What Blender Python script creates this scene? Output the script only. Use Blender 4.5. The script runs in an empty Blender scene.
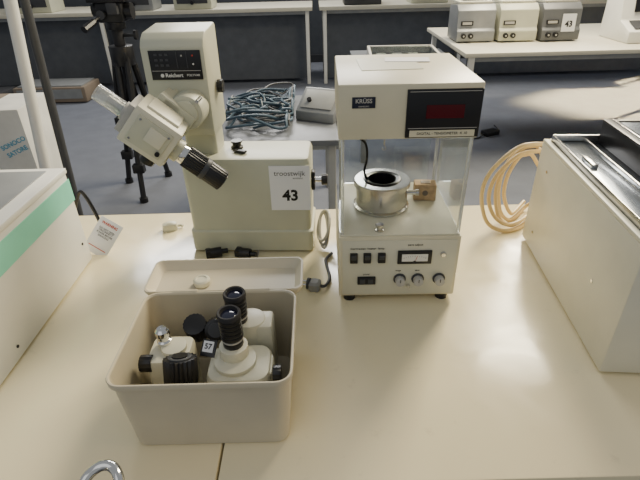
import bpy, bmesh, math, random
from mathutils import Matrix, Vector, Euler
random.seed(4)
TZ=0.75
SC=bpy.context.scene
COL=SC.collection
R=math.radians

# ---------------------------------------------------------------- materials
def mat(name,col,rough=.5,metal=0.,var=.06,scale=12.,bump=0.,bscale=200.,trans=0.,spec=.5,emit=None,es=0.,col2=None,ior=1.45,rvar=0.,specks=0.):
    m=bpy.data.materials.new(name); m.use_nodes=True
    nt=m.node_tree; N=nt.nodes; L=nt.links
    b=N["Principled BSDF"]
    tc=N.new("ShaderNodeTexCoord"); nz=N.new("ShaderNodeTexNoise")
    nz.inputs["Scale"].default_value=scale; nz.inputs["Detail"].default_value=4
    L.new(tc.outputs["Object"],nz.inputs["Vector"])
    cr=N.new("ShaderNodeValToRGB")
    c2=col2 or tuple(max(0,c*(1-var*2)) for c in col)
    c1=col if col2 else tuple(min(1,c*(1+var)) for c in col)
    cr.color_ramp.elements[0].color=(*c2,1); cr.color_ramp.elements[0].position=.3
    cr.color_ramp.elements[1].color=(*c1,1); cr.color_ramp.elements[1].position=.7
    L.new(nz.outputs["Fac"],cr.inputs["Fac"]); out=cr.outputs["Color"]
    if specks:
        n4=N.new("ShaderNodeTexNoise"); n4.inputs["Scale"].default_value=22; n4.inputs["Detail"].default_value=5; n4.inputs["Roughness"].default_value=.7
        L.new(tc.outputs["Object"],n4.inputs["Vector"])
        m4=N.new("ShaderNodeMapRange"); m4.inputs[1].default_value=.62; m4.inputs[2].default_value=.80; m4.inputs[3].default_value=0; m4.inputs[4].default_value=specks
        L.new(n4.outputs["Fac"],m4.inputs[0])
        mx=N.new("ShaderNodeMixRGB"); mx.inputs[2].default_value=(col[0]*.4,col[1]*.36,col[2]*.34,1)
        L.new(m4.outputs[0],mx.inputs[0]); L.new(out,mx.inputs[1]); out=mx.outputs[0]
    L.new(out,b.inputs["Base Color"])
    b.inputs["Roughness"].default_value=rough; b.inputs["Metallic"].default_value=metal
    b.inputs["Specular IOR Level"].default_value=spec; b.inputs["IOR"].default_value=ior
    if rvar:
        n3=N.new("ShaderNodeTexNoise"); n3.inputs["Scale"].default_value=9; n3.inputs["Detail"].default_value=6; n3.inputs["Distortion"].default_value=1.2
        L.new(tc.outputs["Object"],n3.inputs["Vector"])
        mr=N.new("ShaderNodeMapRange"); mr.inputs[1].default_value=.3; mr.inputs[2].default_value=.7
        mr.inputs[3].default_value=rough-rvar; mr.inputs[4].default_value=rough+rvar
        L.new(n3.outputs["Fac"],mr.inputs[0]); L.new(mr.outputs[0],b.inputs["Roughness"])
    if trans: b.inputs["Transmission Weight"].default_value=trans
    if emit:
        b.inputs["Emission Color"].default_value=(*emit,1); b.inputs["Emission Strength"].default_value=es
    if bump:
        n2=N.new("ShaderNodeTexNoise"); n2.inputs["Scale"].default_value=bscale; n2.inputs["Detail"].default_value=3
        L.new(tc.outputs["Object"],n2.inputs["Vector"])
        bp=N.new("ShaderNodeBump"); bp.inputs["Strength"].default_value=bump; bp.inputs["Distance"].default_value=.002
        L.new(n2.outputs["Fac"],bp.inputs["Height"]); L.new(bp.outputs["Normal"],b.inputs["Normal"])
    return m

CREAM=mat("cream_enamel",(.52,.52,.395),.38,var=.03,bump=.06,bscale=500)
CREAM2=mat("cream_enamel_pale",(.65,.63,.49),.38,var=.03,bump=.06,bscale=500)
KCREAM=mat("instrument_cream",(.68,.63,.45),.38,var=.03)
BATH=mat("bath_cream",(.72,.69,.54),.4,var=.03)
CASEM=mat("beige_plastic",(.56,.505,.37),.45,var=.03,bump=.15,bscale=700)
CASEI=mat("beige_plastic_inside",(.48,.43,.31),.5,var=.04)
TABLE=mat("table_laminate",(.82,.725,.47),.19,var=.025,scale=3,bump=.02,bscale=60,rvar=.07,specks=.28,spec=.75)
BENCH=mat("bench_laminate",(.60,.57,.46),.4,var=.02)
GREYMET=mat("painted_metal_grey",(.27,.28,.28),.4,metal=.3)
CHROME=mat("chrome",(.75,.74,.70),.12,metal=1.,var=.03)
STEEL=mat("brushed_steel",(.62,.61,.58),.22,metal=1.,var=.08,scale=40)
STEELD=mat("dull_steel",(.32,.35,.38),.16,metal=.85,var=.05)
BLACK=mat("black_plastic",(.009,.009,.010),.36,var=.1)
BLACKM=mat("matte_black",(.02,.02,.022),.7,var=.1)
DGREY=mat("dark_grey_plastic",(.05,.052,.056),.5)
SGREY=mat("slate_grey_enamel",(.12,.125,.13),.45)
MGREY=mat("plug_grey",(.27,.27,.26),.5)
LGREY=mat("light_grey_plastic",(.46,.445,.40),.45)
WHITE=mat("white_plastic",(.78,.77,.70),.4,var=.02)
PAPER=mat("white_paper",(.80,.80,.80),.7,var=.01)
INK=mat("black_ink",(.01,.01,.01),.6,var=0.01)
INKG=mat("grey_ink",(.05,.05,.055),.6,var=0.01)
INKB=mat("blue_ink",(.12,.36,.50),.6)
BADGE=mat("badge_blue_black",(.010,.014,.030),.4)
INKR=mat("red_ink",(.5,.05,.03),.6)
GREEN=mat("mint_tape",(.25,.74,.55),.5,var=.04)
HOSE=mat("yellowed_rubber",(.68,.51,.25),.30,var=.06)
CORK=mat("tan_block",(.52,.37,.21),.8,var=.15,scale=80)
REDG=mat("red_display_window",(.075,.003,.005),.12,var=.1)
GLASS=mat("clear_glass",(.92,.97,.95),.01,var=.0,trans=1.,ior=1.5)
PANE=mat("hazy_glass_pane",(.80,.84,.82),.06,var=.03,trans=.86,ior=1.45)
FROST=mat("clear_acrylic_tube",(.88,.90,.88),.08,trans=.8,var=.02,ior=1.3)
LENS=mat("dark_lens",(.01,.012,.03),.05,spec=.9)
TANK=mat("dark_tank_liner",(.030,.033,.037),.10,metal=.5)
CARPET=mat("carpet",(.150,.162,.192),.95,col2=(.132,.142,.168),scale=7,bump=.8,bscale=400,spec=.1)
WALLM=mat("wall_paint_dark",(.095,.104,.118),.8)
BROWN=mat("brown_board",(.20,.16,.12),.6)
BLUECAB=mat("blue_grey_cable",(.045,.080,.115),.45)
CARD=mat("carton_white",(.60,.60,.56),.7)
DKTOP=mat("dark_trolley_top",(.12,.13,.145),.4)
TROL=mat("trolley_grey",(.33,.34,.33),.45)

# ---------------------------------------------------------------- mesh builder
def catmull(pts,n=8):
    P=[Vector(p) for p in pts]
    if len(P)<3: return P
    out=[]
    Q=[P[0]*2-P[1]]+P+[P[-1]*2-P[-2]]
    for i in range(1,len(Q)-2):
        a,b,c,d=Q[i-1:i+3]
        for k in range(n):
            t=k/n
            out.append(.5*((2*b)+(c-a)*t+(2*a-5*b+4*c-d)*t*t+(3*b-a-3*c+d)*t**3))
    out.append(P[-1]); return out

class MB:
    def __init__(s): s.bm=bmesh.new(); s.mats=[]
    def mi(s,m):
        if m not in s.mats: s.mats.append(m)
        return s.mats.index(m)
    def merge(s,tb,M,m):
        i=s.mi(m)
        for f in tb.faces: f.material_index=i
        tb.transform(M)
        me=bpy.data.meshes.new("t"); tb.to_mesh(me); tb.free()
        s.bm.from_mesh(me); bpy.data.meshes.remove(me)
        return s
    def M(s,c,rot): 
        return Matrix.Translation(c)@(Euler([R(a) for a in rot]).to_matrix().to_4x4() if rot else Matrix())
    def box(s,c,size,m,bev=.0,seg=2,rot=None,taper=None):
        tb=bmesh.new(); bmesh.ops.create_cube(tb,size=1)
        for v in tb.verts:
            if taper and v.co.z>0: v.co.x*=taper[0]; v.co.y*=taper[1]
            v.co=Vector((v.co.x*size[0],v.co.y*size[1],v.co.z*size[2]))
        if bev: bmesh.ops.bevel(tb,geom=tb.edges[:],offset=bev,segments=seg,profile=.5,affect='EDGES')
        return s.merge(tb,s.M(c,rot),m)
    def cyl(s,c,r,h,m,axis='Z',r2=None,seg=32,bev=0,rot=None,knurl=0):
        tb=bmesh.new()
        bmesh.ops.create_cone(tb,cap_ends=True,cap_tris=False,segments=seg,radius1=r,radius2=r if r2 is None else r2,depth=h)
        if knurl:
            for i,v in enumerate(tb.verts):
                a=math.atan2(v.co.y,v.co.x); k=round(a/(2*math.pi/seg))
                if k%2: v.co.x*=1-knurl; v.co.y*=1-knurl
        if bev:
            es=[e for e in tb.edges if abs(e.verts[0].co.z-e.verts[1].co.z)<1e-6]
            bmesh.ops.bevel(tb,geom=es,offset=bev,segments=2,profile=.5,affect='EDGES')
        A={'Z':Matrix(),'X':Matrix.Rotation(R(90),4,'Y'),'Y':Matrix.Rotation(R(-90),4,'X')}[axis]
        return s.merge(tb,s.M(c,rot)@A,m)
    def lathe(s,prof,c,m,seg=40,rot=None):
        tb=bmesh.new(); rings=[]
        for (r,z) in prof:
            if r<1e-6: rings.append([tb.verts.new((0,0,z))])
            else: rings.append([tb.verts.new((r*math.cos(2*math.pi*i/seg),r*math.sin(2*math.pi*i/seg),z)) for i in range(seg)])
        for a,b in zip(rings,rings[1:]):
            for i in range(seg):
                j=(i+1)%seg
                q=[a[i%len(a)],a[j%len(a)],b[j%len(b)],b[i%len(b)]]
                u=[]
                for v in q:
                    if v not in u: u.append(v)
                if len(u)>2:
                    try: tb.faces.new(u)
                    except ValueError: pass
        bmesh.ops.recalc_face_normals(tb,faces=tb.faces[:])
        return s.merge(tb,s.M(c,rot),m)
    def tube(s,pts,r,m,seg=8,smooth=8):
        P=catmull(pts,smooth) if smooth else [Vector(p) for p in pts]
        tb=bmesh.new(); rings=[]; up=None
        for i,p in enumerate(P):
            t=(P[min(i+1,len(P)-1)]-P[max(i-1,0)]).normalized()
            if up is None:
                up=Vector((0,0,1)) if abs(t.z)<.9 else Vector((1,0,0))
            n=(up-t*up.dot(t))
            if n.length<1e-5: n=t.orthogonal()
            n.normalize(); up=n; b=t.cross(n)
            rings.append([tb.verts.new(p+(n*math.cos(2*math.pi*k/seg)+b*math.sin(2*math.pi*k/seg))*r) for k in range(seg)])
        for a,b in zip(rings,rings[1:]):
            for k in range(seg): tb.faces.new((a[k],a[(k+1)%seg],b[(k+1)%seg],b[k]))
        tb.faces.new(rings[0][::-1]); tb.faces.new(rings[-1])
        bmesh.ops.recalc_face_normals(tb,faces=tb.faces[:])
        return s.merge(tb,Matrix(),m)
    def loft(s,loops,m,c=(0,0,0),n=6,cap0=True,cap1=True,rot=None):
        tb=bmesh.new(); rings=[]
        for (cx,cy,hx,hy,cr,z) in loops:
            ring=[]
            for (sx,sy,a0) in ((1,1,0),(-1,1,90),(-1,-1,180),(1,-1,270)):
                for k in range(n+1):
                    a=R(a0+90*k/n)
                    ring.append(tb.verts.new((cx+sx*(hx-cr)+cr*math.cos(a),cy+sy*(hy-cr)+cr*math.sin(a),z)))
            rings.append(ring)
        L=len(rings[0])
        for a,b in zip(rings,rings[1:]):
            for k in range(L): tb.faces.new((a[k],a[(k+1)%L],b[(k+1)%L],b[k]))
        if cap0: tb.faces.new(rings[0][::-1])
        if cap1: tb.faces.new(rings[-1])
        bmesh.ops.recalc_face_normals(tb,faces=tb.faces[:])
        return s.merge(tb,s.M(c,rot),m)
    def prism(s,poly,x0,x1,m,c=(0,0,0),bev=0,rot=None):
        tb=bmesh.new()
        a=[tb.verts.new((x0,y,z)) for y,z in poly]; b=[tb.verts.new((x1,y,z)) for y,z in poly]
        n=len(poly)
        tb.faces.new(a[::-1]); tb.faces.new(b)
        for i in range(n): tb.faces.new((a[i],a[(i+1)%n],b[(i+1)%n],b[i]))
        bmesh.ops.recalc_face_normals(tb,faces=tb.faces[:])
        if bev: bmesh.ops.bevel(tb,geom=tb.edges[:],offset=bev,segments=2,profile=.5,affect='EDGES')
        return s.merge(tb,s.M(c,rot),m)
    def text(s,t,size,c,m,rot=(90,0,0),align='CENTER',bold=0.):
        cu=bpy.data.curves.new("tx",'FONT'); cu.body=t; cu.size=size; cu.align_x=align; cu.align_y='CENTER'
        cu.extrude=.0002; cu.offset=bold; cu.resolution_u=3
        o=bpy.data.objects.new("tx",cu); COL.objects.link(o)
        dg=bpy.context.evaluated_depsgraph_get(); dg.update()
        me=bpy.data.meshes.new_from_object(o.evaluated_get(dg))
        tb=bmesh.new(); tb.from_mesh(me)
        bpy.data.objects.remove(o); bpy.data.curves.remove(cu); bpy.data.meshes.remove(me)
        return s.merge(tb,s.M(c,rot),m)
    def obj(s,name,parent=None,loc=(0,0,0),rot=None,label=None,smooth=True):
        me=bpy.data.meshes.new(name); s.bm.to_mesh(me); s.bm.free()
        for m in s.mats: me.materials.append(m)
        if smooth:
            for p in me.polygons: p.use_smooth=True
            me.set_sharp_from_angle(angle=R(32))
        o=bpy.data.objects.new(name,me); COL.objects.link(o)
        o.location=loc
        if rot: o.rotation_euler=[R(a) for a in rot]
        if parent: o.parent=parent
        if label: o["label"]=label
        return o

def thing(name,loc,label,cat,rotz=0,group=None,z0=TZ):
    e=bpy.data.objects.new(name,None); COL.objects.link(e); e.empty_display_size=.05
    e.location=(loc[0],loc[1],loc[2]+z0); e.rotation_euler=(0,0,R(rotz))
    e["label"]=label; e["category"]=cat
    if group: e["group"]=group
    return e
def top(o,label,cat,group=None):
    o["label"]=label; o["category"]=cat
    if group: o["group"]=group
    return o
def dup(root,loc,rotz=None,label=None,swap=None,skip=()):
    n=root.copy(); COL.objects.link(n); n.location=loc
    if rotz is not None: n.rotation_euler=(0,0,R(rotz))
    if label: n["label"]=label
    def rec(a,b):
        for ch in list(a.children):
            if ch.name.split(".")[0] in skip: continue
            k=ch.copy(); k.parent=b; COL.objects.link(k)
            if swap:
                k.data=k.data.copy()
                for i,mm in enumerate(k.data.materials):
                    if mm in swap: k.data.materials[i]=swap[mm]
            rec(ch,k)
    rec(root,n); return n
def feet(parent,xs,ys,r,h,m=None):
    for x in xs:
        for y in ys: MB().cyl((0,0,h/2),r,h,m or BLACK,seg=20).obj("foot",parent,loc=(x,y,0),label="black rubber foot")

# ---------------------------------------------------------------- room
def struct(o): o["kind"]="structure"; return o
struct(MB().box((0,2.5,-.05),(14,12,.1),CARPET).obj("floor",smooth=False))
struct(MB().box((0,7.35,1.5),(14,.1,3.0),WALLM).obj("wall_back",smooth=False))
struct(MB().box((0,7.28,.05),(14,.03,.1),DGREY).obj("baseboard_back",smooth=False))

# ---------------------------------------------------------------- tables
def table(name,x0,x1,y0,y1,label,cat="table",leg=CHROME,topm=TABLE,zt=TZ,th=.028,panel=None,grp=None,fm=None):
    e=thing(name,((x0+x1)/2,(y0+y1)/2,0),label,cat,z0=0,group=grp)
    w,d=x1-x0,y1-y0
    MB().box((0,0,zt-th/2),(w,d,th),topm,bev=.003).obj("tabletop",e)
    fr=MB(); fm=fm or GREYMET
    for sy in (-1,1): fr.box((0,sy*(d/2-.07),zt-th-.02),(w-.12,.03,.038),fm)
    for sx in (-1,1): fr.box((sx*(w/2-.07),0,zt-th-.02),(.03,d-.12,.038),fm)
    fr.obj("frame",e)
    for sx in (-1,1):
        for sy in (-1,1):
            MB().box((0,0,(zt-th-.001)/2),(.04,.04,zt-th-.001),leg,bev=.004).obj("leg",e,loc=(sx*(w/2-.06),sy*(d/2-.06),0))
    if panel: MB().box((0,panel[0],zt*.5-.01),(w-.14,.02,zt*.88),panel[1]).obj("modesty_panel",e)
    return e
table("work_table",-1.75,-.1525,.33,1.2,"cream laminate work table covered with lab instruments")
table("work_table",-.1495,1.45,.388,1.2,"cream laminate work table carrying a surface tension instrument")

# ---------------------------------------------------------------- open beige case
case=thing("storage_case",(-.166,.541,0),"open beige plastic case filled with microscope parts","case")
b=MB()
b.loft([(0,0,.110,.085,.016,0),(0,0,.113,.088,.018,.004),(0,0,.121,.097,.022,.131),(0,0,.125,.101,.024,.132),(0,0,.1255,.1015,.024,.139),
        (0,0,.1245,.1005,.023,.141),(0,0,.1222,.0982,.020,.141),(0,0,.1208,.0968,.020,.138)],CASEM,cap1=False)
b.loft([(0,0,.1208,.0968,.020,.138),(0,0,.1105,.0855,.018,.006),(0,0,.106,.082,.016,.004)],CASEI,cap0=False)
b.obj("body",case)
b=MB()
b.loft([(0,0,.122,.036,.014,-.026),(0,0,.131,.044,.014,-.010),(0,0,.134,.047,.014,.000),(0,0,.1335,.0465,.014,.003),(0,0,.130,.044,.012,.003),(0,0,.128,.042,.012,-.001),
        (0,0,.119,.033,.010,-.012)],CASEM)
b.obj("lid",case,loc=(.001,.1485,.1395),rot=(1.5,0,0))
for x in (-.06,.06): MB().cyl((0,0,0),.004,.04,CASEM,axis='X').obj("hinge",case,loc=(x,.1025,.139))
c=MB().lathe([(0,.0),(.014,0),(.0145,.002),(.0145,.008),(.012,.0105),(.009,.011),(.008,.0095),(0,.0095)],(0,0,0),CREAM2).obj("round_cap",loc=(-.207,.681,TZ+.1285))
top(c,"small cream round cap lying in the open case lid","cap")

# ---- microscope in the case
ms=thing("binocular_microscope",(-.123,.542,.005),"cream binocular microscope with ribbed black eyepieces standing in the beige case","microscope")
b=MB()
b.loft([(0,0,.043,.035,.020,0),(0,0,.047,.039,.022,.01),(0,0,.047,.039,.022,.084),(0,0,.044,.036,.020,.092),(0,0,.040,.032,.018,.094)],CREAM2)
b.cyl((-.006,0,.097),.031,.008,CREAM2,seg=48,bev=.0015).cyl((-.008,.010,.109),.021,.018,CREAM2,seg=40,bev=.001)
b.box((.042,.0,.058),(.014,.042,.062),CREAM2,bev=.005)
b.cyl((-.010,-.0395,.066),.0024,.002,STEEL,axis='Y',seg=12).cyl((.016,-.0395,.066),.0024,.002,STEEL,axis='Y',seg=12)
b.obj("body",ms,loc=(.000,-.026,.006))
b=MB().cyl((0,0,.055),.024,.11,CREAM2,bev=.002).box((.018,0,.056),(.036,.042,.104),CREAM2,bev=.006)
b.obj("prism_housing",ms,loc=(.010,.042,.016))
def eyepiece(x,y,z,h,rx=0):
    e=MB()
    e.cyl((0,0,h*.10),.0150,h*.20,BLACK,bev=.001,seg=40)
    e.cyl((0,0,h*.22),.0158,h*.04,LGREY,seg=40)
    for i in range(5): e.cyl((0,0,h*(.32+i*.130)),.0164,h*.115,BLACK,seg=48,bev=.0010)
    o=e.obj("eyepiece",ms,loc=(x,y,z),rot=(rx,0,0),label="black eyepiece")
    MB().lathe([(.0155,0),(.0172,.002),(.0172,.007),(.0157,.0095),(.0132,.009),(.0117,.004),(0,.0025)],(0,0,h*.90),BLACKM).obj("eyecup",o)
    MB().lathe([(.0117,.0040),(.006,.0062),(0,.007)],(0,0,h*.90),LENS).obj("lens",o)
eyepiece(-.008,-.014,.124,.058,2)
eyepiece(-.008,.038,.124,.052,2)
MB().cyl((0,0,0),.018,.026,BLACK,axis='Y',seg=40,knurl=.06,bev=.001).cyl((0,-.014,0),.012,.003,DGREY,axis='Y').obj("focus_knob",ms,loc=(-.048,.05,.098),rot=(-30,0,10),label="black focus knob")
MB().cyl((0,0,0),.014,.012,BLACK,axis='X',seg=32,knurl=.05,bev=.001).obj("focus_knob",ms,loc=(.057,-.052,.098),label="black focus knob")
s2=MB().box((0,0,0),(.023,.0015,.025),BLACK,bev=.0005).box((-.001,-.001,.002),(.016,.001,.016),PAPER)
s2.text("57",.011,(-.001,-.0016,.002),INK,bold=.0003)
s2.obj("number_tag",ms,loc=(-.044,-.018,.120),rot=(-48,0,-14),label="white number tag on black backing")

ob=thing("microscope_tube",(-.232,.545,.005),"cream microscope body part with black knurled knobs in the case","microscope part")
b=MB().loft([(0,0,.028,.026,.010,0),(0,0,.032,.030,.010,.006),(0,0,.032,.030,.010,.094),(0,0,.030,.028,.010,.100),(0,0,.027,.025,.008,.101)],CREAM2)
b.cyl((.006,.0,.104),.019,.008,CREAM2,bev=.001).box((.006,-.0305,.060),(.020,.002,.024),LGREY,bev=.0005)
b.obj("body",ob)
MB().lathe([(0,0),(.011,0),(.011,.008),(.008,.010),(.008,.016),(.0105,.019),(.0105,.027),(.007,.031),(0,.032)],(0,0,0),CHROME).obj("knob",ob,loc=(-.010,.008,.104),label="small chrome knob")
MB().cyl((0,0,0),.019,.032,BLACK,seg=36,knurl=.05,bev=.001).obj("knob",ob,loc=(.028,.052,.096),rot=(25,0,0),label="black ribbed knob")
k=MB().cyl((0,0,0),.0240,.038,BLACK,seg=40,knurl=.13,bev=.0006).cyl((0,0,.0195),.017,.003,DGREY,bev=.0005).cyl((0,0,.0215),.011,.002,BLACK)
k.obj("objective_ring",ob,loc=(.028,-.050,.106),rot=(-24,0,0),label="large black knurled ring")
MB().cyl((0,0,0),.013,.018,BLACK,axis='X',seg=28,knurl=.05,bev=.001).obj("knob",ob,loc=(-.032,-.020,.092),label="black side knob")

# ---------------------------------------------------------------- optical measuring instrument
fi=thing("microscope_stand",(-.158,1.05,0),"cream bench instrument with tilted optical head and numbered sticker","laboratory instrument",rotz=-3)
b=MB()
b.loft([(0,0,.146,.068,.014,.006),(0,0,.146,.068,.014,.056),(0,0,.141,.064,.014,.060),(0,0,.143,.064,.014,.225),(0,0,.139,.060,.012,.2345),(0,0,.132,.054,.010,.236)],CREAM)
b.obj("base_housing",fi)
feet(fi,(-.12,.12),(-.045,.045),.012,.006)
st=MB().box((0,0,0),(.090,.001,.108),PAPER)
st.text("troostwijk",.0165,(0,-.0007,.036),INKG).text("auctions",.0065,(.018,-.0007,.025),INKG)
st.text("43",.036,(0,-.0007,-.018),INK,bold=.0012)
st.obj("lot_sticker",fi,loc=(.098,-.0662,.168),label="white sticker printed with the number 43")
MB().lathe([(0,0),(.014,0),(.014,.004),(.010,.006),(.010,.012),(.013,.014),(.013,.018),(0,.018)],(0,0,0),BLACK).obj("knob",fi,loc=(-.028,.01,.236),label="black knob on the lid")
MB().box((0,0,0),(.014,.03,.006),BLACK,bev=.002).obj("lever",fi,loc=(-.015,-.022,.24),rot=(0,0,60),label="black lever")
b=MB().cyl((.012,0,0),.006,.03,STEEL,axis='X').cyl((.030,0,0),.013,.014,BLACK,axis='X',knurl=.05,bev=.001).box((.004,0,0),(.008,.022,.045),BLACK,bev=.002)
b.obj("side_knob",fi,loc=(.143,-.01,.165),label="black side adjustment knob")
for x in (-.088,-.018):
    b=MB().cyl((0,0,0),.012,.034,BLACK,axis='X',seg=24,bev=.001,knurl=.04).cyl((.022,0,0),.006,.02,BLACK,axis='X').box((-.014,0,.001),(.012,.022,.018),BLACK,bev=.002)
    b.obj("clamp_screw",fi,loc=(x,-.092,.014),rot=(0,0,20 if x<-.05 else -12),label="black clamp screw")
MB().loft([(0,0,.035,.040,.01,.236),(0,0,.035,.040,.01,.31)],CREAM).obj("neck",fi,loc=(-.100,.012,0))
hd=MB().prism([(-.054,.285),(.056,.285),(.058,.30),(.060,.492),(.055,.498),(-.030,.490),(-.048,.479),(-.056,.466),(-.058,.30)],-.070,.058,CREAM,bev=.004)
head=hd.obj("head_housing",fi,loc=(-.116,.006,0))
d=MB().box((0,0,-.006),(.104,.002,.056),BLACK,bev=.0008)
for i in range(3):
    for j in range(3): d.box((-.038+.011*i,-.0015,.014-.010*j),(.006,.001,.004),DGREY)
d.box((.004,-.0015,.004),(.0012,.001,.032),DGREY).box((.024,-.0015,.004),(.0012,.001,.032),DGREY).box((0,-.0015,-.0165),(.098,.0008,.0008),LGREY)
d.cyl((.036,-.0015,.012),.0018,.001,INKR,axis='Y',seg=10).cyl((.036,-.0015,-.004),.0018,.001,WHITE,axis='Y',seg=10).cyl((.014,-.0015,.012),.0018,.001,LGREY,axis='Y',seg=10)
d.cyl((-.030,-.0012,-.0255),.0036,.0008,WHITE,axis='Y',seg=18).text("Reichert",.0105,(-.024,-.0012,-.0255),WHITE,align='LEFT',bold=.0002).text("POLYVAR",.0062,(.020,-.0012,-.0255),WHITE,align='LEFT')
d.obj("display_panel",head,loc=(-.002,-.0580,.438),rot=(-1,0,0),label="black indicator panel with white lettering")
b=MB().cyl((.008,0,0),.014,.012,BLACK,axis='X',knurl=.05,bev=.001).cyl((.001,0,0),.009,.006,STEEL,axis='X')
b.obj("knob",head,loc=(.058,.01,.375),label="black side knob")
MB().cyl((0,0,0),.036,.06,CREAM,axis='Y',seg=48,bev=.008).cyl((0,-.031,0),.026,.006,CREAM,axis='Y',seg=48,bev=.002).cyl((.028,-.02,.024),.004,.03,STEEL,axis='Y',seg=12).obj("turret",fi,loc=(-.098,-.075,.350),label="round cream turret")
MB().box((0,0,0),(.07,.07,.05),CREAM,bev=.004,rot=(0,41,0)).box((-.012,-.01,.018),(.05,.05,.04),CREAM,bev=.004,rot=(0,41,0)).obj("turret_bracket",fi,loc=(-.118,-.080,.345),label="stepped cream mounting casting")
op=MB()
op.box((0,0,0),(.094,.088,.080),CREAM2,bev=.004)
op.box((.0,.004,.036),(.066,.06,.018),CREAM2,bev=.003)
op.box((.030,.006,-.036),(.040,.06,.016),CREAM2,bev=.003)
op.box((-.052,0,0),(.014,.070,.060),LGREY,bev=.002)
op.box((.0,-.0450,0),(.070,.004,.058),CREAM,bev=.0012)
op.box((.010,-.0480,.006),(.034,.004,.030),CREAM2,bev=.0012)
op.cyl((.028,-.0485,-.018),.0045,.006,BLACK,axis='Y',seg=16)
for x,z in ((-.029,.022),(-.029,-.022),(.029,.022)): op.cyl((x,-.0475,z),.0022,.002,STEEL,axis='Y',seg=12)
op=op.obj("optics_block",fi,loc=(-.148,-.150,.332),rot=(0,41.2,6),label="cream angled optics block")
b=MB().lathe([(.0150,-.032),(.0160,-.032),(.0160,.03),(.0142,.03),(.0142,-.031),(.0150,-.032)],(0,0,0),FROST,rot=(0,90,0)).cyl((.008,0,0),.0095,.034,STEEL,axis='X').cyl((.027,0,0),.019,.008,LGREY,axis='X',bev=.001)
b.obj("illuminator_tube",op,loc=(-.088,0,-.002),label="clear glassy illuminator tube")
b=MB().cyl((0,0,0),.023,.016,CREAM,axis='X',bev=.001).cyl((.014,0,0),.0195,.014,CHROME,axis='X',bev=.001)
b.cyl((.040,0,0),.0222,.040,BLACK,axis='X',seg=56,knurl=.06,bev=.001).cyl((.064,0,0),.0232,.010,DGREY,axis='X',bev=.001).cyl((.088,0,0),.0222,.040,BLACK,axis='X',seg=48,knurl=.04,bev=.002).cyl((.1085,0,0),.015,.002,LENS,axis='X')
b.obj("eyepiece_barrel",op,loc=(.054,-.005,-.006),label="black knurled eyepiece barrel with steel ring")
MB().cyl((0,0,0),.015,.02,BLACK,seg=32,bev=.001).obj("lens_mount",op,loc=(.020,-.01,-.052),label="black lens mount")

# ---------------------------------------------------------------- tensiometer
kr=thing("tensiometer",(.155,.908,0),"cream surface tension instrument with glass chamber and red display","laboratory instrument",rotz=-1)
W=.117; Dp=.125
MB().box((0,.0,.0825),(2*W,2*Dp,.139),KCREAM,bev=.003).obj("base_cabinet",kr)
feet(kr,(-.095,.095),(-.112,.10),.012,.0135)
pn=MB().box((0,0,0),(.220,.002,.126),CREAM2,bev=.0008)
pn.text("thermostat  heater  lamp",.0065,(-.062,-.0014,.046),INK).text("zero adjust",.0065,(.030,-.0014,.053),INK)
pn.text("range",.005,(.000,-.0014,-.006),INK).text("zero",.005,(.038,-.0014,-.006),INK).text("power",.005,(-.062,-.0014,-.014),INK)
panel=pn.obj("control_panel",kr,loc=(0,-Dp-.0012,.082),label="pale front control panel")
for x in (-.088,-.062,-.034):
    MB().box((0,0,0),(.015,.008,.021),BLACK,bev=.0015).box((0,-.004,.003),(.010,.004,.010),DGREY,bev=.001,rot=(15,0,0)).obj("switch",panel,loc=(x,-.004,.026),label="black rocker switch")
m=MB().box((0,0,0),(.066,.004,.030),BLACK,bev=.001).box((.0,-.0025,.0),(.050,.001,.016),WHITE)
for i in range(11):
    a=R(60+6*i); m.box((.030*math.cos(a)*1.4,-.0032,-.026+.030*math.sin(a)),(.0005,.0006,.0030 if i%5==0 else .0018),INK)
m.box((.003,-.0034,-.001),(.0006,.0006,.012),INKR,rot=(0,18,0)).cyl((0,-.0032,-.0085),.0025,.001,BLACK,axis='Y',seg=14)
m.obj("gauge",panel,loc=(.030,-.003,.026),label="black framed analogue gauge")
MB().cyl((0,0,0),.004,.006,CHROME,axis='Y').cyl((0,.002,0),.006,.003,LGREY,axis='Y').obj("jack",panel,loc=(.085,-.003,.031),label="small chrome jack")
MB().box((0,0,0),(.036,.006,.017),BLACK,bev=.001).box((-.008,-.0035,0),(.010,.002,.010),DGREY).box((.008,-.0035,0),(.010,.002,.010),DGREY).obj("socket",panel,loc=(-.062,-.003,-.028),label="black power socket")
for x in (.004,.040,.082):
    MB().cyl((0,0,0),.0125,.003,DGREY,axis='Y',bev=.0005).cyl((0,-.008,0),.0095,.013,LGREY,axis='Y',seg=36,knurl=.05,bev=.001).box((0,-.015,.004),(.0012,.001,.007),INK).obj("dial_knob",panel,loc=(x,-.002,-.026),label="grey dial knob")
MB().cyl((0,0,0),.0035,.010,CHROME,axis='Y').obj("jack",panel,loc=(.022,-.003,-.042),label="small chrome jack")
MB().box((0,0,.1535),(2*W-.006,2*Dp-.006,.003),CREAM2,bev=.001).obj("platform",kr,label="pale platform plate")
z0=.1555; z1=.345
MB().box((0,0,(z0+z1)/2),(.014,.02,z1-z0),KCREAM,bev=.001).obj("post",kr,loc=(-.108,.112,0))
for x,y in ((.108,.112),(-.110,-.118),(.110,-.118)):
    MB().box((0,0,(z0+z1)/2),(.006,.006,z1-z0-.001),FROST,bev=.001).obj("post",kr,loc=(x,y,0),label="clear acrylic post")
for x in (-.1145,.1145):
    MB().box((0,0,0),(.003,.215,z1-z0-.001),PANE).obj("glass_pane",kr,loc=(x,-.004,(z0+z1)/2),label="clear glass side pane")
MB().box((0,0,0),(.190,.004,z1-z0-.001),GLASS).obj("glass_pane",kr,loc=(0,.118,(z0+z1)/2),label="clear glass back pane")
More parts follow.
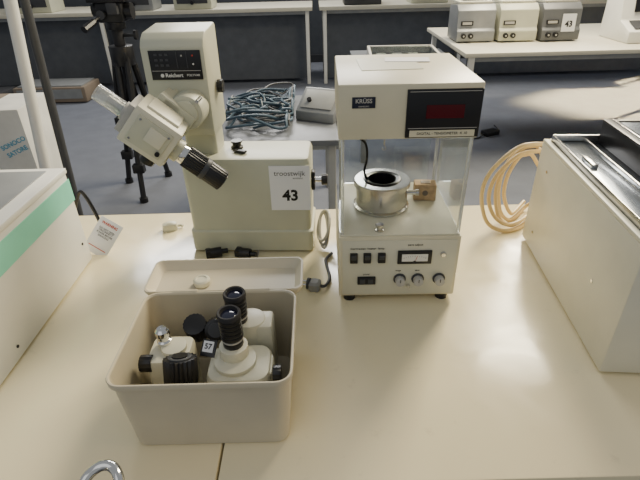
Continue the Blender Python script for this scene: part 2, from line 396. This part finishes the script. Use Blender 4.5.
hh=MB().box((0,0,.391),(2*W+.001,2*Dp+.004,.092),KCREAM,bev=.003)
hh=hh.obj("head_housing",kr)
lb=MB().box((0,0,0),(.038,.0015,.018),BADGE,bev=.0005)
lb.text("KRÜSS",.0095,(0,-.0013,.0025),LGREY,bold=.0002).text("HAMBURG",.0036,(0,-.0013,-.006),LGREY)
lb.obj("maker_badge",hh,loc=(-.076,-Dp-.0028,.408),label="dark navy maker badge")
dp=MB().box((0,0,0),(.122,.004,.080),BLACK,bev=.001).box((.002,-.0028,.004),(.062,.001,.022),REDG)
for zz in (.0365,-.0235): dp.box((0,-.0024,zz),(.114,.0006,.0008),LGREY)
dp.box((0,-.0026,-.0325),(.108,.001,.011),KCREAM).text("DIGITAL - TENSIOMETER  K 10",.0062,(0,-.0033,-.0325),INK)
dp.obj("display",hh,loc=(.055,-Dp-.004,.388),label="black display panel with dark red window")
MB().box((0,0,0),(.11,.11,.001),CREAM2).obj("lid_plate",hh,loc=(-.02,.03,.4375),rot=(0,0,2))
MB().box((0,0,0),(.085,.04,.0008),PAPER).obj("paper_label",hh,loc=(.02,.06,.4385),rot=(0,0,-6),label="white paper label on top")
MB().tube([(-.085,-.02,.345),(-.082,-.02,.32),(-.062,-.02,.30),(-.058,-.018,.27),(-.062,-.012,.24),(-.056,-.005,.219)],.0024,BLACK).obj("sensor_cable",kr,label="black sensor cable")
MB().cyl((0,0,0),.0015,.06,STEEL,seg=10).tube([(0,0,-.030),(.004,0,-.035),(0,0,-.040),(-.004,0,-.035)],.001,STEEL,seg=6).obj("balance_hook",kr,loc=(-.022,.01,.315),label="thin steel balance hook")
MB().lathe([(0,0),(.009,0),(.009,.002),(.005,.004),(.005,.008),(.008,.010),(.008,.013),(0,.014)],(0,0,.0),STEEL).obj("leveling_screw",kr,loc=(-.038,-.106,.1555),label="small steel leveling screw")

ve=thing("sample_vessel",(.131,.910,.1555),"polished steel jacketed round vessel standing on the instrument platform","vessel")
MB().lathe([(0,0),(.056,0),(.058,.002),(.058,.006),(.0535,.008),(.0535,.048),(.058,.050),(.058,.059),(.056,.061),(.039,.061),(.037,.059),(.036,.012),(0,.012)],(0,0,0),STEEL,seg=56).obj("jacket",ve)
MB().lathe([(.0365,.055),(.0375,.063),(.035,.064),(.029,.062),(.028,.058),(.028,.016),(0,.016)],(0,0,0),BLACK,seg=48).obj("insert_ring",ve,label="black insert ring")
MB().lathe([(.022,.0165),(.022,.034),(.0205,.034),(.020,.020),(0,.020)],(0,0,0),STEELD,seg=40).obj("inner_cup",ve,label="steel inner cup")
MB().cyl((0,0,0),.005,.022,STEEL,axis='X').cyl((.010,0,0),.007,.006,STEEL,axis='X').obj("nozzle",ve,loc=(.064,-.004,.030))
ck=MB().box((0,0,.0185),(.046,.030,.037),CORK,bev=.002).cyl((0,-.0152,.0185),.006,.002,BROWN,axis='Y').box((0,0,.0375),(.02,.014,.001),BROWN).obj("weight_box",loc=(.228,.940,TZ+.1555),rot=(0,0,-6))
top(ck,"small tan wooden block beside the steel vessel","block")

# ---------------------------------------------------------------- water bath
wb=thing("water_bath",(.480,.79,0),"cream rectangular water bath with raised dark edged lid on top","water bath",rotz=-5)
MB().box((.23,.005,.1265),(.46,.455,.241),BATH,bev=.004).obj("cabinet",wb)
feet(wb,(.03,.43),(-.19,.2),.012,.006)
b=MB()
b.box((.0065,.005,.2505),(.012,.452,.007),BATH,bev=.002)
b.box((.453,.005,.2505),(.012,.452,.007),BATH,bev=.002)
b.box((.23,.2265,.2505),(.436,.010,.007),BATH,bev=.002).box((.23,-.2165,.2505),(.436,.010,.007),BATH,bev=.002)
b.box((.0145,.005,.257),(.003,.430,.020),STEEL,bev=.001).box((.23,.2195,.257),(.430,.003,.020),STEEL,bev=.001).box((.23,-.2095,.257),(.430,.003,.020),STEEL,bev=.001)
b.obj("top_rim",wb,label="thin steel rim around the recessed top")
MB().box((.050,.005,.2505),(.066,.420,.004),STEELD,bev=.001).box((.019,.005,.2525),(.006,.420,.004),BLACK).box((.098,.005,.2495),(.030,.420,.002),TANK).box((.082,.005,.255),(.004,.418,.012),STEEL,bev=.001).box((.044,.09,.256),(.012,.05,.008),STEEL,bev=.002).obj("steel_tray",wb,label="recessed blue-grey steel strip beside dark opening")
MB().box((.116,.005,.272),(.006,.436,.048),BLACK,bev=.001).box((.120,.005,.2975),(.016,.440,.005),BLACK,bev=.001).box((.1315,.005,.3000),(.005,.432,.003),STEEL,bev=.0008).obj("dark_rim",wb,label="raised black edge strip")
b=MB().box((.290,.005,.293),(.316,.430,.005),TANK,bev=.001).box((.290,.005,.2975),(.300,.400,.002),STEELD)
for y in (-.208,.218): b.box((.290,y,.284),(.316,.005,.030),BLACK,bev=.001)
b.box((.215,.005,.2995),(.008,.40,.003),BLACK,bev=.0005)
b.box((.30,-.02,.303),(.02,.12,.010),BLACK,bev=.003)
b.obj("tank_cover",wb,label="raised glossy metal tank cover with black edges")
for z in (.20,.165): MB().cyl((0,0,0),.007,.03,CHROME,axis='Y').obj("hose_port",wb,loc=(.05,.245,z))
for (y,z) in ((-.12,.12),(.17,.05),(.17,.2)): MB().cyl((0,0,0),.0035,.002,CHROME,axis='X').obj("screw",wb,loc=(-.0005,y,z))
def loop(bulge,y,ztop,zb):
    return [(.56,y+.03,ztop-.015),(.528,y+.01,ztop),(.528-bulge*.45,y,ztop-.005),(.528-bulge*.88,y-.005,ztop*.72),(.528-bulge,y-.012,ztop*.45),(.528-bulge*.85,y-.022,.030+zb),(.528-bulge*.55,y-.030,.007+zb),(.528-bulge*.2,y-.018,.006+zb),(.56,y+.03,.010+zb)]
h1=loop(.128,1.074,.218,0)+[(.60,1.10,.08)]+loop(.106,1.084,.196,.012)+[(.60,1.11,.08)]+loop(.086,1.094,.206,.004)
h2=loop(.066,1.130,.196,.0)+[(.60,1.15,.07)]+loop(.046,1.142,.165,.012)
h1=[(.548,1.062,.20)]+h1; h2=[(.548,1.062,.165)]+h2
for p,l in ((h1,"yellowed rubber hose hanging in wide loops beside the water bath"),(h2,"yellowed rubber hose hanging in small loops behind the water bath corner")):
    o=MB().tube([(x-.49,y-1.06,z) for x,y,z in p],.0050,HOSE,seg=12,smooth=8).obj("rubber_hose",loc=(.49,1.06,TZ))
    top(o,l,"hose","coiled rubber hoses")

# ---------------------------------------------------------------- white instrument with tape
li=thing("metal_instrument_box",(-.713,.762,0),"white metal instrument box with a strip of green tape","laboratory instrument",rotz=0)
MB().box((0,0,.115),(.34,.41,.22),WHITE,bev=.004).obj("housing",li)
feet(li,(-.14,.14),(-.17,.17),.012,.006)
MB().box((0,0,.229),(.345,.415,.012),WHITE,bev=.003).box((-.01,0,.2355),(.30,.375,.003),GREYMET,bev=.001).box((-.01,-.05,.238),(.30,.012,.004),LGREY,bev=.001).obj("top_plate",li,label="grey metal top plate")
MB().box((0,0,0),(.0012,.412,.050),GREEN).obj("tape_strip",li,loc=(.1708,0,.185),label="strip of mint green adhesive tape")
for (y,z) in ((.18,.06),(-.12,.03)): MB().cyl((0,0,0),.003,.002,BLACK,axis='X').obj("screw",li,loc=(.1705,y,z))

tg=MB().box((0,0,.045),(.066,.0012,.090),PAPER,bev=.0004)
tg.text("WARNING",.0095,(0,-.0009,.078),INKR,bold=.0003).text("DO NOT OPEN",.0065,(0,-.0009,.064),INK).text("DISCONNECT\nPOWER BEFORE\nSERVICING",.0065,(0,-.0009,.052),INK)
tg.box((0,-.0009,.016),(.050,.0005,.002),INKR)
tg=tg.obj("warning_tag",loc=(-.552,.992,TZ+.002),rot=(-42,20,-24)); top(tg,"white printed warning tag leaning beside the white instrument","tag")
o=MB().tube([(-.06,.0,.008),(-.05,.03,.06),(-.02,.03,.12),(.0,.02,.11),(.02,.01,.05),(.03,.0,.006),(.05,-.01,.006)],.0045,BLACK).obj("black_cable",loc=(-.575,1.06,TZ)); top(o,"black power cord looping behind the white instrument","cable")
pl=MB().loft([(0,0,.018,.011,.008,0),(0,0,.020,.012,.009,.006),(0,0,.018,.010,.008,.018),(0,0,.008,.006,.005,.022)],CREAM2).tube([(.015,0,.008),(.026,.004,.007),(.032,.0,.005)],.004,CREAM2).obj("cream_plug",loc=(-.393,1.105,TZ),rot=(0,0,15)); top(pl,"small cream plastic plug lying on the table","plug")

# plug & cables
pc=thing("mains_plug",(-.014,.828,0),"grey mains plug with cord lying on the table","plug",rotz=-14)
MB().loft([(0,0,.010,.011,.006,0),(0,0,.013,.014,.008,.005),(0,0,.013,.014,.008,.018),(0,0,.008,.009,.006,.022)],MGREY).cyl((-.013,0,.013),.0125,.006,DGREY,axis='X').obj("plug_body",pc)
for y in (-.007,.007): MB().cyl((0,0,0),.0026,.024,CHROME,axis='X',seg=12).obj("pin",pc,loc=(-.027,y,.013),label="chrome pin")
MB().tube([(.010,0,.010),(.022,.008,.007),(.024,.04,.005),(.010,.08,.005),(.000,.11,.005),(.008,.14,.005)],.0036,DGREY).obj("cord",pc)
gc=MB()
for i in range(3):
    a=[]
    for k in range(13):
        t=2*math.pi*k/12
        a.append(((.017+.004*i)*math.cos(t)*.6,.045*math.sin(t)*(1-.08*i),.006+.05*(.5+.5*math.sin(t+.4*i))+.006*i))
    gc.tube(a,.0035,(LGREY,MGREY,LGREY)[i])
gc=gc.obj("coiled_cable",loc=(.010,1.03,TZ)); top(gc,"coiled grey cable between the two instruments","cable")

# ---------------------------------------------------------------- chrome chair at the table edge
ch=thing("chair",(-.230,.293,0),"chrome tubular chair standing at the table edge","chair",z0=0)
zt=.914
MB().tube([(-.020,-.01,.02),(-.020,-.01,.45),(-.020,-.01,zt-.03),(-.020,-.006,zt-.012),(-.017,.006,zt-.003),(-.009,.016,zt),(.0,.019,zt+.001),(.009,.016,zt),(.017,.006,zt-.003),(.020,-.006,zt-.012),(.020,-.01,zt-.03),(.020,-.01,.45),(.020,-.01,.02)],.0056,CHROME,seg=16).obj("back_tube",ch)
MB().box((.0,-.21,.44),(.38,.36,.04),BLACKM,bev=.015).obj("seat",ch)
MB().box((.0,-.15,.012),(.38,.40,.024),CHROME,bev=.008).obj("base",ch)

# ---------------------------------------------------------------- back benches
for (x0,x1) in ((-4.7,-2.35),(-2.33,-.02),(.06,1.75),(1.77,4.2)):
    table("laboratory_bench",x0,x1,5.9,6.7,"cream laboratory bench standing along the dark rear wall","bench",leg=WHITE,topm=BENCH,zt=.845,th=.04,panel=(-.20,WALLM),grp="benches along the rear wall")
fb=MB().box((0,0,.09),(.78,.42,.16),BROWN,bev=.01).box((0,-.212,.10),(.70,.006,.10),GREYMET).box((0,0,.175),(.70,.36,.02),GREYMET,bev=.005)
for sx in (-1,1): fb.box((sx*.3,0,.005),(.05,.3,.01),BLACK)
fb=fb.obj("flat_equipment_case",loc=(-2.9,5.55,0)); top(fb,"flat brown and grey equipment case on the carpet","case")
fb=MB().box((0,0,.06),(.6,.4,.12),DGREY,bev=.01).box((0,-.2,.06),(.5,.01,.06),GREYMET).cyl((.2,-.208,.06),.02,.01,BLACK,axis='Y').obj("flat_equipment_case",loc=(-3.75,5.5,0)); top(fb,"dark grey flat equipment case on the carpet","case")
bi=thing("bench_instrument",(-3.15,6.15,.845),"cream boxy instrument on the rear bench","laboratory instrument",z0=0,group="instruments on the rear bench")
MB().box((0,0,.12),(.42,.35,.24),CREAM,bev=.01).obj("housing",bi)
MB().box((0,-.178,.13),(.34,.006,.14),DGREY,bev=.002).obj("front_panel",bi)
MB().cyl((0,-.19,.07),.02,.02,BLACK,axis='Y').obj("knob",bi)
for (x,y,l,sw) in ((-2.0,6.12,"grey boxy instrument on the rear bench",{CREAM:GREYMET}),(-1.35,6.12,None,None),(.55,6.15,"dark grey instrument on the rear bench",{CREAM:DGREY}),(-4.0,6.12,None,None),(1.3,6.15,None,None)):
    dup(bi,(x,y,.845),label=l,swap=sw)

# ---------------------------------------------------------------- rear side table with instruments
table("side_table",1.03,3.4,3.45,4.75,"cream laminate table carrying a row of small instruments",leg=WHITE,topm=BENCH,zt=.75)
st=thing("stirrer_unit",(1.83,3.98,0),"slate grey compact instrument with white numbered sticker on the rear table","laboratory instrument",group="small instruments on the rear table")
MB().prism([(-.15,.01),(.14,.01),(.14,.24),(-.07,.26),(-.12,.22),(-.13,.10),(-.15,.08)],-.142,.142,SGREY,bev=.006).obj("housing",st)
MB().box((0,.03,.268),(.25,.19,.02),CREAM2,bev=.006).box((0,.03,.28),(.18,.13,.006),STEELD,bev=.002).obj("top_plate",st,label="pale top plate with steel inset")
for x in (-.095,-.04): MB().cyl((0,0,0),.018,.02,BLACK,axis='Y').cyl((0,-.011,0),.006,.004,LGREY,axis='Y').obj("knob",st,loc=(x,-.158,.05),label="black knob")
MB().box((0,0,0),(.09,.004,.03),BLACK).box((0,-.003,0),(.07,.002,.018),LGREY).obj("display",st,loc=(-.07,-.134,.135),rot=(-6,0,0),label="small dark display")
MB().box((0,0,0),(.10,.002,.12),PAPER).text("43",.055,(0,-.002,-.01),INK,bold=.002).obj("sticker",st,loc=(.045,-.148,.13),rot=(-6,0,0),label="white numbered sticker")
MB().box((0,0,0),(.24,.2,.01),BLACK).obj("foot_plate",st,loc=(0,0,.005))
dup(st,(1.52,4.00,TZ),label="cream compact instrument on the rear table",swap={SGREY:CREAM},skip=("sticker",))
dup(st,(1.21,4.02,TZ),label="grey compact instrument on the rear table",swap={SGREY:GREYMET},skip=("sticker",))
wm=thing("white_analyser",(2.44,3.86,0),"white instrument with sloping dark keypad on the rear table","laboratory instrument")
MB().prism([(-.2,.0),(.2,.0),(.2,.36),(.0,.36),(-.05,.14),(-.2,.08)],-.2,.2,WHITE,bev=.01).obj("housing",wm)
MB().box((0,-.125,.118),(.30,.11,.004),DGREY,rot=(22,0,0)).obj("keypad",wm)
MB().box((0,0,0),(.22,.004,.12),BLACK,rot=(-13,0,0)).obj("screen",wm,loc=(0,-.032,.25))
o=MB().tube([(.30,.12,.012),(.15,.18,.012),(.05,.10,.012),(.02,.04,.012),(.10,.0,.012),(.25,.02,.012)],.012,WHITE).obj("white_cable",loc=(1.10,4.24,TZ)); top(o,"pale cable lying beside the compact instruments","cable")
ad=thing("power_adapter",(1.47,3.95,-.75),"black power adapter with cord lying on the carpet","adapter",rotz=25)
MB().box((0,0,.02),(.14,.08,.04),BLACK,bev=.006).obj("adapter_body",ad)
MB().tube([(-.07,0,.015),(-.16,-.03,.006),(-.3,.02,.006),(-.42,.16,.006)],.006,BLACK).tube([(.07,0,.015),(.14,.05,.006),(.2,.16,.006)],.005,BLACK).obj("cord",ad)

table("small_table",.28,1.0,3.35,4.1,"grey small table with a framed glass tray",leg=GREYMET,topm=DKTOP,zt=.68)
gt=thing("display_tray",(.64,3.72,-.07),"shallow metal framed tray with glass cover","tray",rotz=-3)
f=MB()
for sy in (-1,1): f.box((0,sy*.20,.03),(.50,.02,.06),LGREY,bev=.003)
for sx in (-1,1): f.box((sx*.24,0,.03),(.02,.40,.06),LGREY,bev=.003)
f.obj("frame",gt)
MB().box((0,0,.004),(.47,.39,.008),STEELD).obj("bottom_plate",gt)
MB().box((0,0,.055),(.46,.38,.004),GLASS).obj("glass_cover",gt)
for x in (-.15,-.03,.09): MB().box((0,0,0),(.07,.2,.012),WHITE,bev=.002).obj("insert",gt,loc=(x,0,.015))

# trolley
table("trolley",-.50,.13,2.2,3.05,"grey trolley with dark top carrying cables and a controller","trolley",leg=TROL,topm=DKTOP,zt=.60,fm=TROL)
TR=.60
bx=thing("control_box",(.030,2.58,TR),"grey metal controller wedge with sloping front","controller",z0=0,rotz=-26)
MB().prism([(-.10,0),(.09,0),(.09,.13),(.03,.145),(-.10,.05)],-.11,.11,GREYMET,bev=.005).obj("housing",bx)
MB().box((0,0,0),(.18,.12,.003),TROL,bev=.001).obj("front_panel",bx,loc=(0,-.036,.103),rot=(36.1,0,0))
MB().cyl((0,0,0),.012,.02,BLACK).obj("knob",bx,loc=(-.05,-.05,.099),rot=(36.1,0,0))
random.seed(33)
hp=MB()
for j in range(16):
    p=[]; cx=-.30+.055*(j%5)-.05+random.uniform(-.04,.04); cy=2.60+.11*((j*3)%4)-.14+random.uniform(-.03,.03); ph=random.random()*6; q=random.uniform(.8,1.6); w_=random.uniform(1.2,3.1)
    for k in range(24):
        t=k/23*2*math.pi*q+ph; rr=.13+.07*math.sin(t*w_+j)
        x=max(-.48,min(-.13-.01*(j%3),cx+rr*math.cos(t)*1.35)) 
        p.append((x,cy+rr*math.sin(t)*.95,.010+.05*abs(math.sin(k*.5+j))*(.5+.5*math.cos((x+.28)*6))+.003*j))
    hp.tube(p,(.0066,.0052,.0072)[j%3],(BLUECAB,DGREY,BLUECAB,BLUECAB,SGREY,BLUECAB)[j%6],seg=7,smooth=5)
hp=hp.obj("cable_heap",loc=(0,0,TR)); top(hp,"tangled heap of dark blue-grey cables on the trolley","cables"); hp["kind"]="stuff"

# ---------------------------------------------------------------- tripod
tp=thing("camera_tripod",(-1.165,3.08,0),"black folding camera tripod standing on the carpet","tripod",z0=0)
for f_ in [(.03,-.26,0),(-.17,.06,0),(.08,.16,0)]:
    F=Vector(f_); T_=Vector((f_[0]*.12,f_[1]*.12,.88)); mid=T_.lerp(F,.5)
    l=MB(); off=Vector((.030,0,0))
    l.tube([T_+off,mid+off],.020,BLACK,smooth=0).tube([T_-off,mid-off],.020,BLACK,smooth=0)
    l.tube([T_.lerp(F,.40),F+Vector((0,0,.02))],.018,BLACK,smooth=0)
    l.tube([T_.lerp(F,.45)+off*.6,T_.lerp(F,.76)+off*.6],.014,DGREY,smooth=0)
    l.box(mid,(.105,.06,.07),BLACK,bev=.004).cyl(F+Vector((0,0,.015)),.026,.03,BLACK)
    l.box(T_.lerp(F,.76),(.070,.05,.055),BLACK,bev=.004).box(T_.lerp(F,.03),(.08,.05,.06),BLACK,bev=.006)
    l.obj("leg",tp)
    c0=Vector((0,0,.42)); MB().tube([c0,T_.lerp(F,.42)],.009,DGREY,smooth=0).obj("brace",tp)
MB().cyl((0,0,.86),.070,.11,BLACK,bev=.004).cyl((0,0,.66),.020,.50,BLACKM).cyl((0,0,.98),.032,.24,BLACKM).cyl((0,0,1.03),.055,.05,BLACK,bev=.003,knurl=.04).cyl((0,0,.42),.034,.04,BLACK).obj("center_column",tp)
MB().box((0,0,1.10),(.15,.13,.11),BLACK,bev=.012).box((0,0,1.165),(.21,.18,.026),BLACK,bev=.004).cyl((.09,0,1.10),.046,.05,BLACK,axis='X',knurl=.05).cyl((-.09,0,1.11),.038,.04,BLACK,axis='X').box((.03,-.07,1.12),(.06,.05,.06),DGREY,bev=.006).cyl((-.04,-.075,1.09),.024,.04,DGREY,axis='Y').box((0,0,1.19),(.09,.09,.02),DGREY,bev=.004).obj("head",tp)
MB().tube([(-.02,-.03,1.10),(-.06,-.10,1.07),(-.09,-.18,1.04)],.010,BLACK).tube([(-.07,-.13,1.06),(-.10,-.21,1.03)],.020,BLACK,smooth=0).obj("pan_handle",tp)
MB().tube([(.02,0,.97),(.10,0,.97)],.010,BLACK,smooth=0).cyl((.105,0,.97),.028,.014,BLACK,axis='X').obj("crank",tp)

# ---------------------------------------------------------------- easel & carton
es=thing("easel_stand",(-1.17,1.92,0),"tall white and black leg frame of a standing easel","easel",z0=0)
MB().tube([(-.060,.0,.0),(.125,.0,1.55)],.022,WHITE,smooth=0,seg=12).obj("leg",es,label="white easel leg")
MB().tube([(.02,.10,.0),(.100,.10,1.50)],.017,DGREY,smooth=0,seg=12).obj("leg",es,label="dark easel leg")
MB().tube([(-.40,.05,.02),(-.19,.05,1.5)],.014,DGREY,smooth=0,seg=12).obj("leg",es,label="dark easel leg")
MB().box((-.06,.05,1.50),(.55,.12,.04),WHITE,bev=.005).obj("crossbar",es)
cb=thing("carton",(-1.48,2.20,-.75),"white shipping carton with pale blue printed lettering","box",rotz=4)
c_=MB().box((0,0,.41),(.38,.30,.82),CARD,bev=.004).box((0,0,.8205),(.05,.30,.001),BROWN)
c_.text("SONOCO",.028,(.124,-.1512,.672),INKB,bold=.001,rot=(90,-22,0)).text("SATORE",.028,(.130,-.1512,.634),INKB,bold=.001,rot=(90,-22,0))
c_.obj("carton_body",cb)

# ---------------------------------------------------------------- camera
cam=bpy.data.cameras.new("camera"); co=bpy.data.objects.new("camera",cam); COL.objects.link(co)
cam.lens=27; cam.sensor_width=36; cam.clip_start=.05
co.matrix_world=Matrix.Translation((0,0,TZ+.62))@Matrix.Rotation(R(59),4,'X')@Matrix.Rotation(-.026,4,'Z')
SC.camera=co

# ---------------------------------------------------------------- light
def area(name,loc,target,size,energy,col,sy=None,spread=None):
    l=bpy.data.lights.new(name,'AREA'); l.energy=energy; l.color=col; l.size=size
    if sy: l.shape='RECTANGLE'; l.size_y=sy
    if spread: l.spread=R(spread)
    o=bpy.data.objects.new(name,l); COL.objects.link(o); o.location=loc
    o.rotation_euler=(Vector(target)-Vector(loc)).to_track_quat('-Z','Y').to_euler(); return o
area("glare_panel_light",(1.65,3.4,3.2),(.4,.8,.75),.7,265,(1.,.88,.64),2.6)  # unseen panel hung mid-room, added to put window glare on the tabletop
area("window_light_far",(3.3,6.4,4.3),(.4,.9,.75),1.7,130,(1.,.92,.76),3.0)
area("window_light_cool",(-.6,6.6,3.6),(.0,.9,.75),2.6,225,(1.,.98,.95),1.4)
area("side_warm_fill",(2.9,.5,2.0),(.5,.5,.75),1.2,26,(1.,.72,.34),.8)  # added warm fill lamp that tints the right side of the table
area("room_fill",(-1.0,-1.2,2.9),(0,1,.75),2.5,12,(.97,.98,1.))
area("sun_beam",(6.0,6.6,2.9),(3.3,4.85,0),1.5,95,(1.,.76,.38),1.25,spread=5)
w=bpy.data.worlds.new("world"); SC.world=w; w.use_nodes=True
w.node_tree.nodes["Background"].inputs[0].default_value=(.90,.94,1,1); w.node_tree.nodes["Background"].inputs[1].default_value=.36
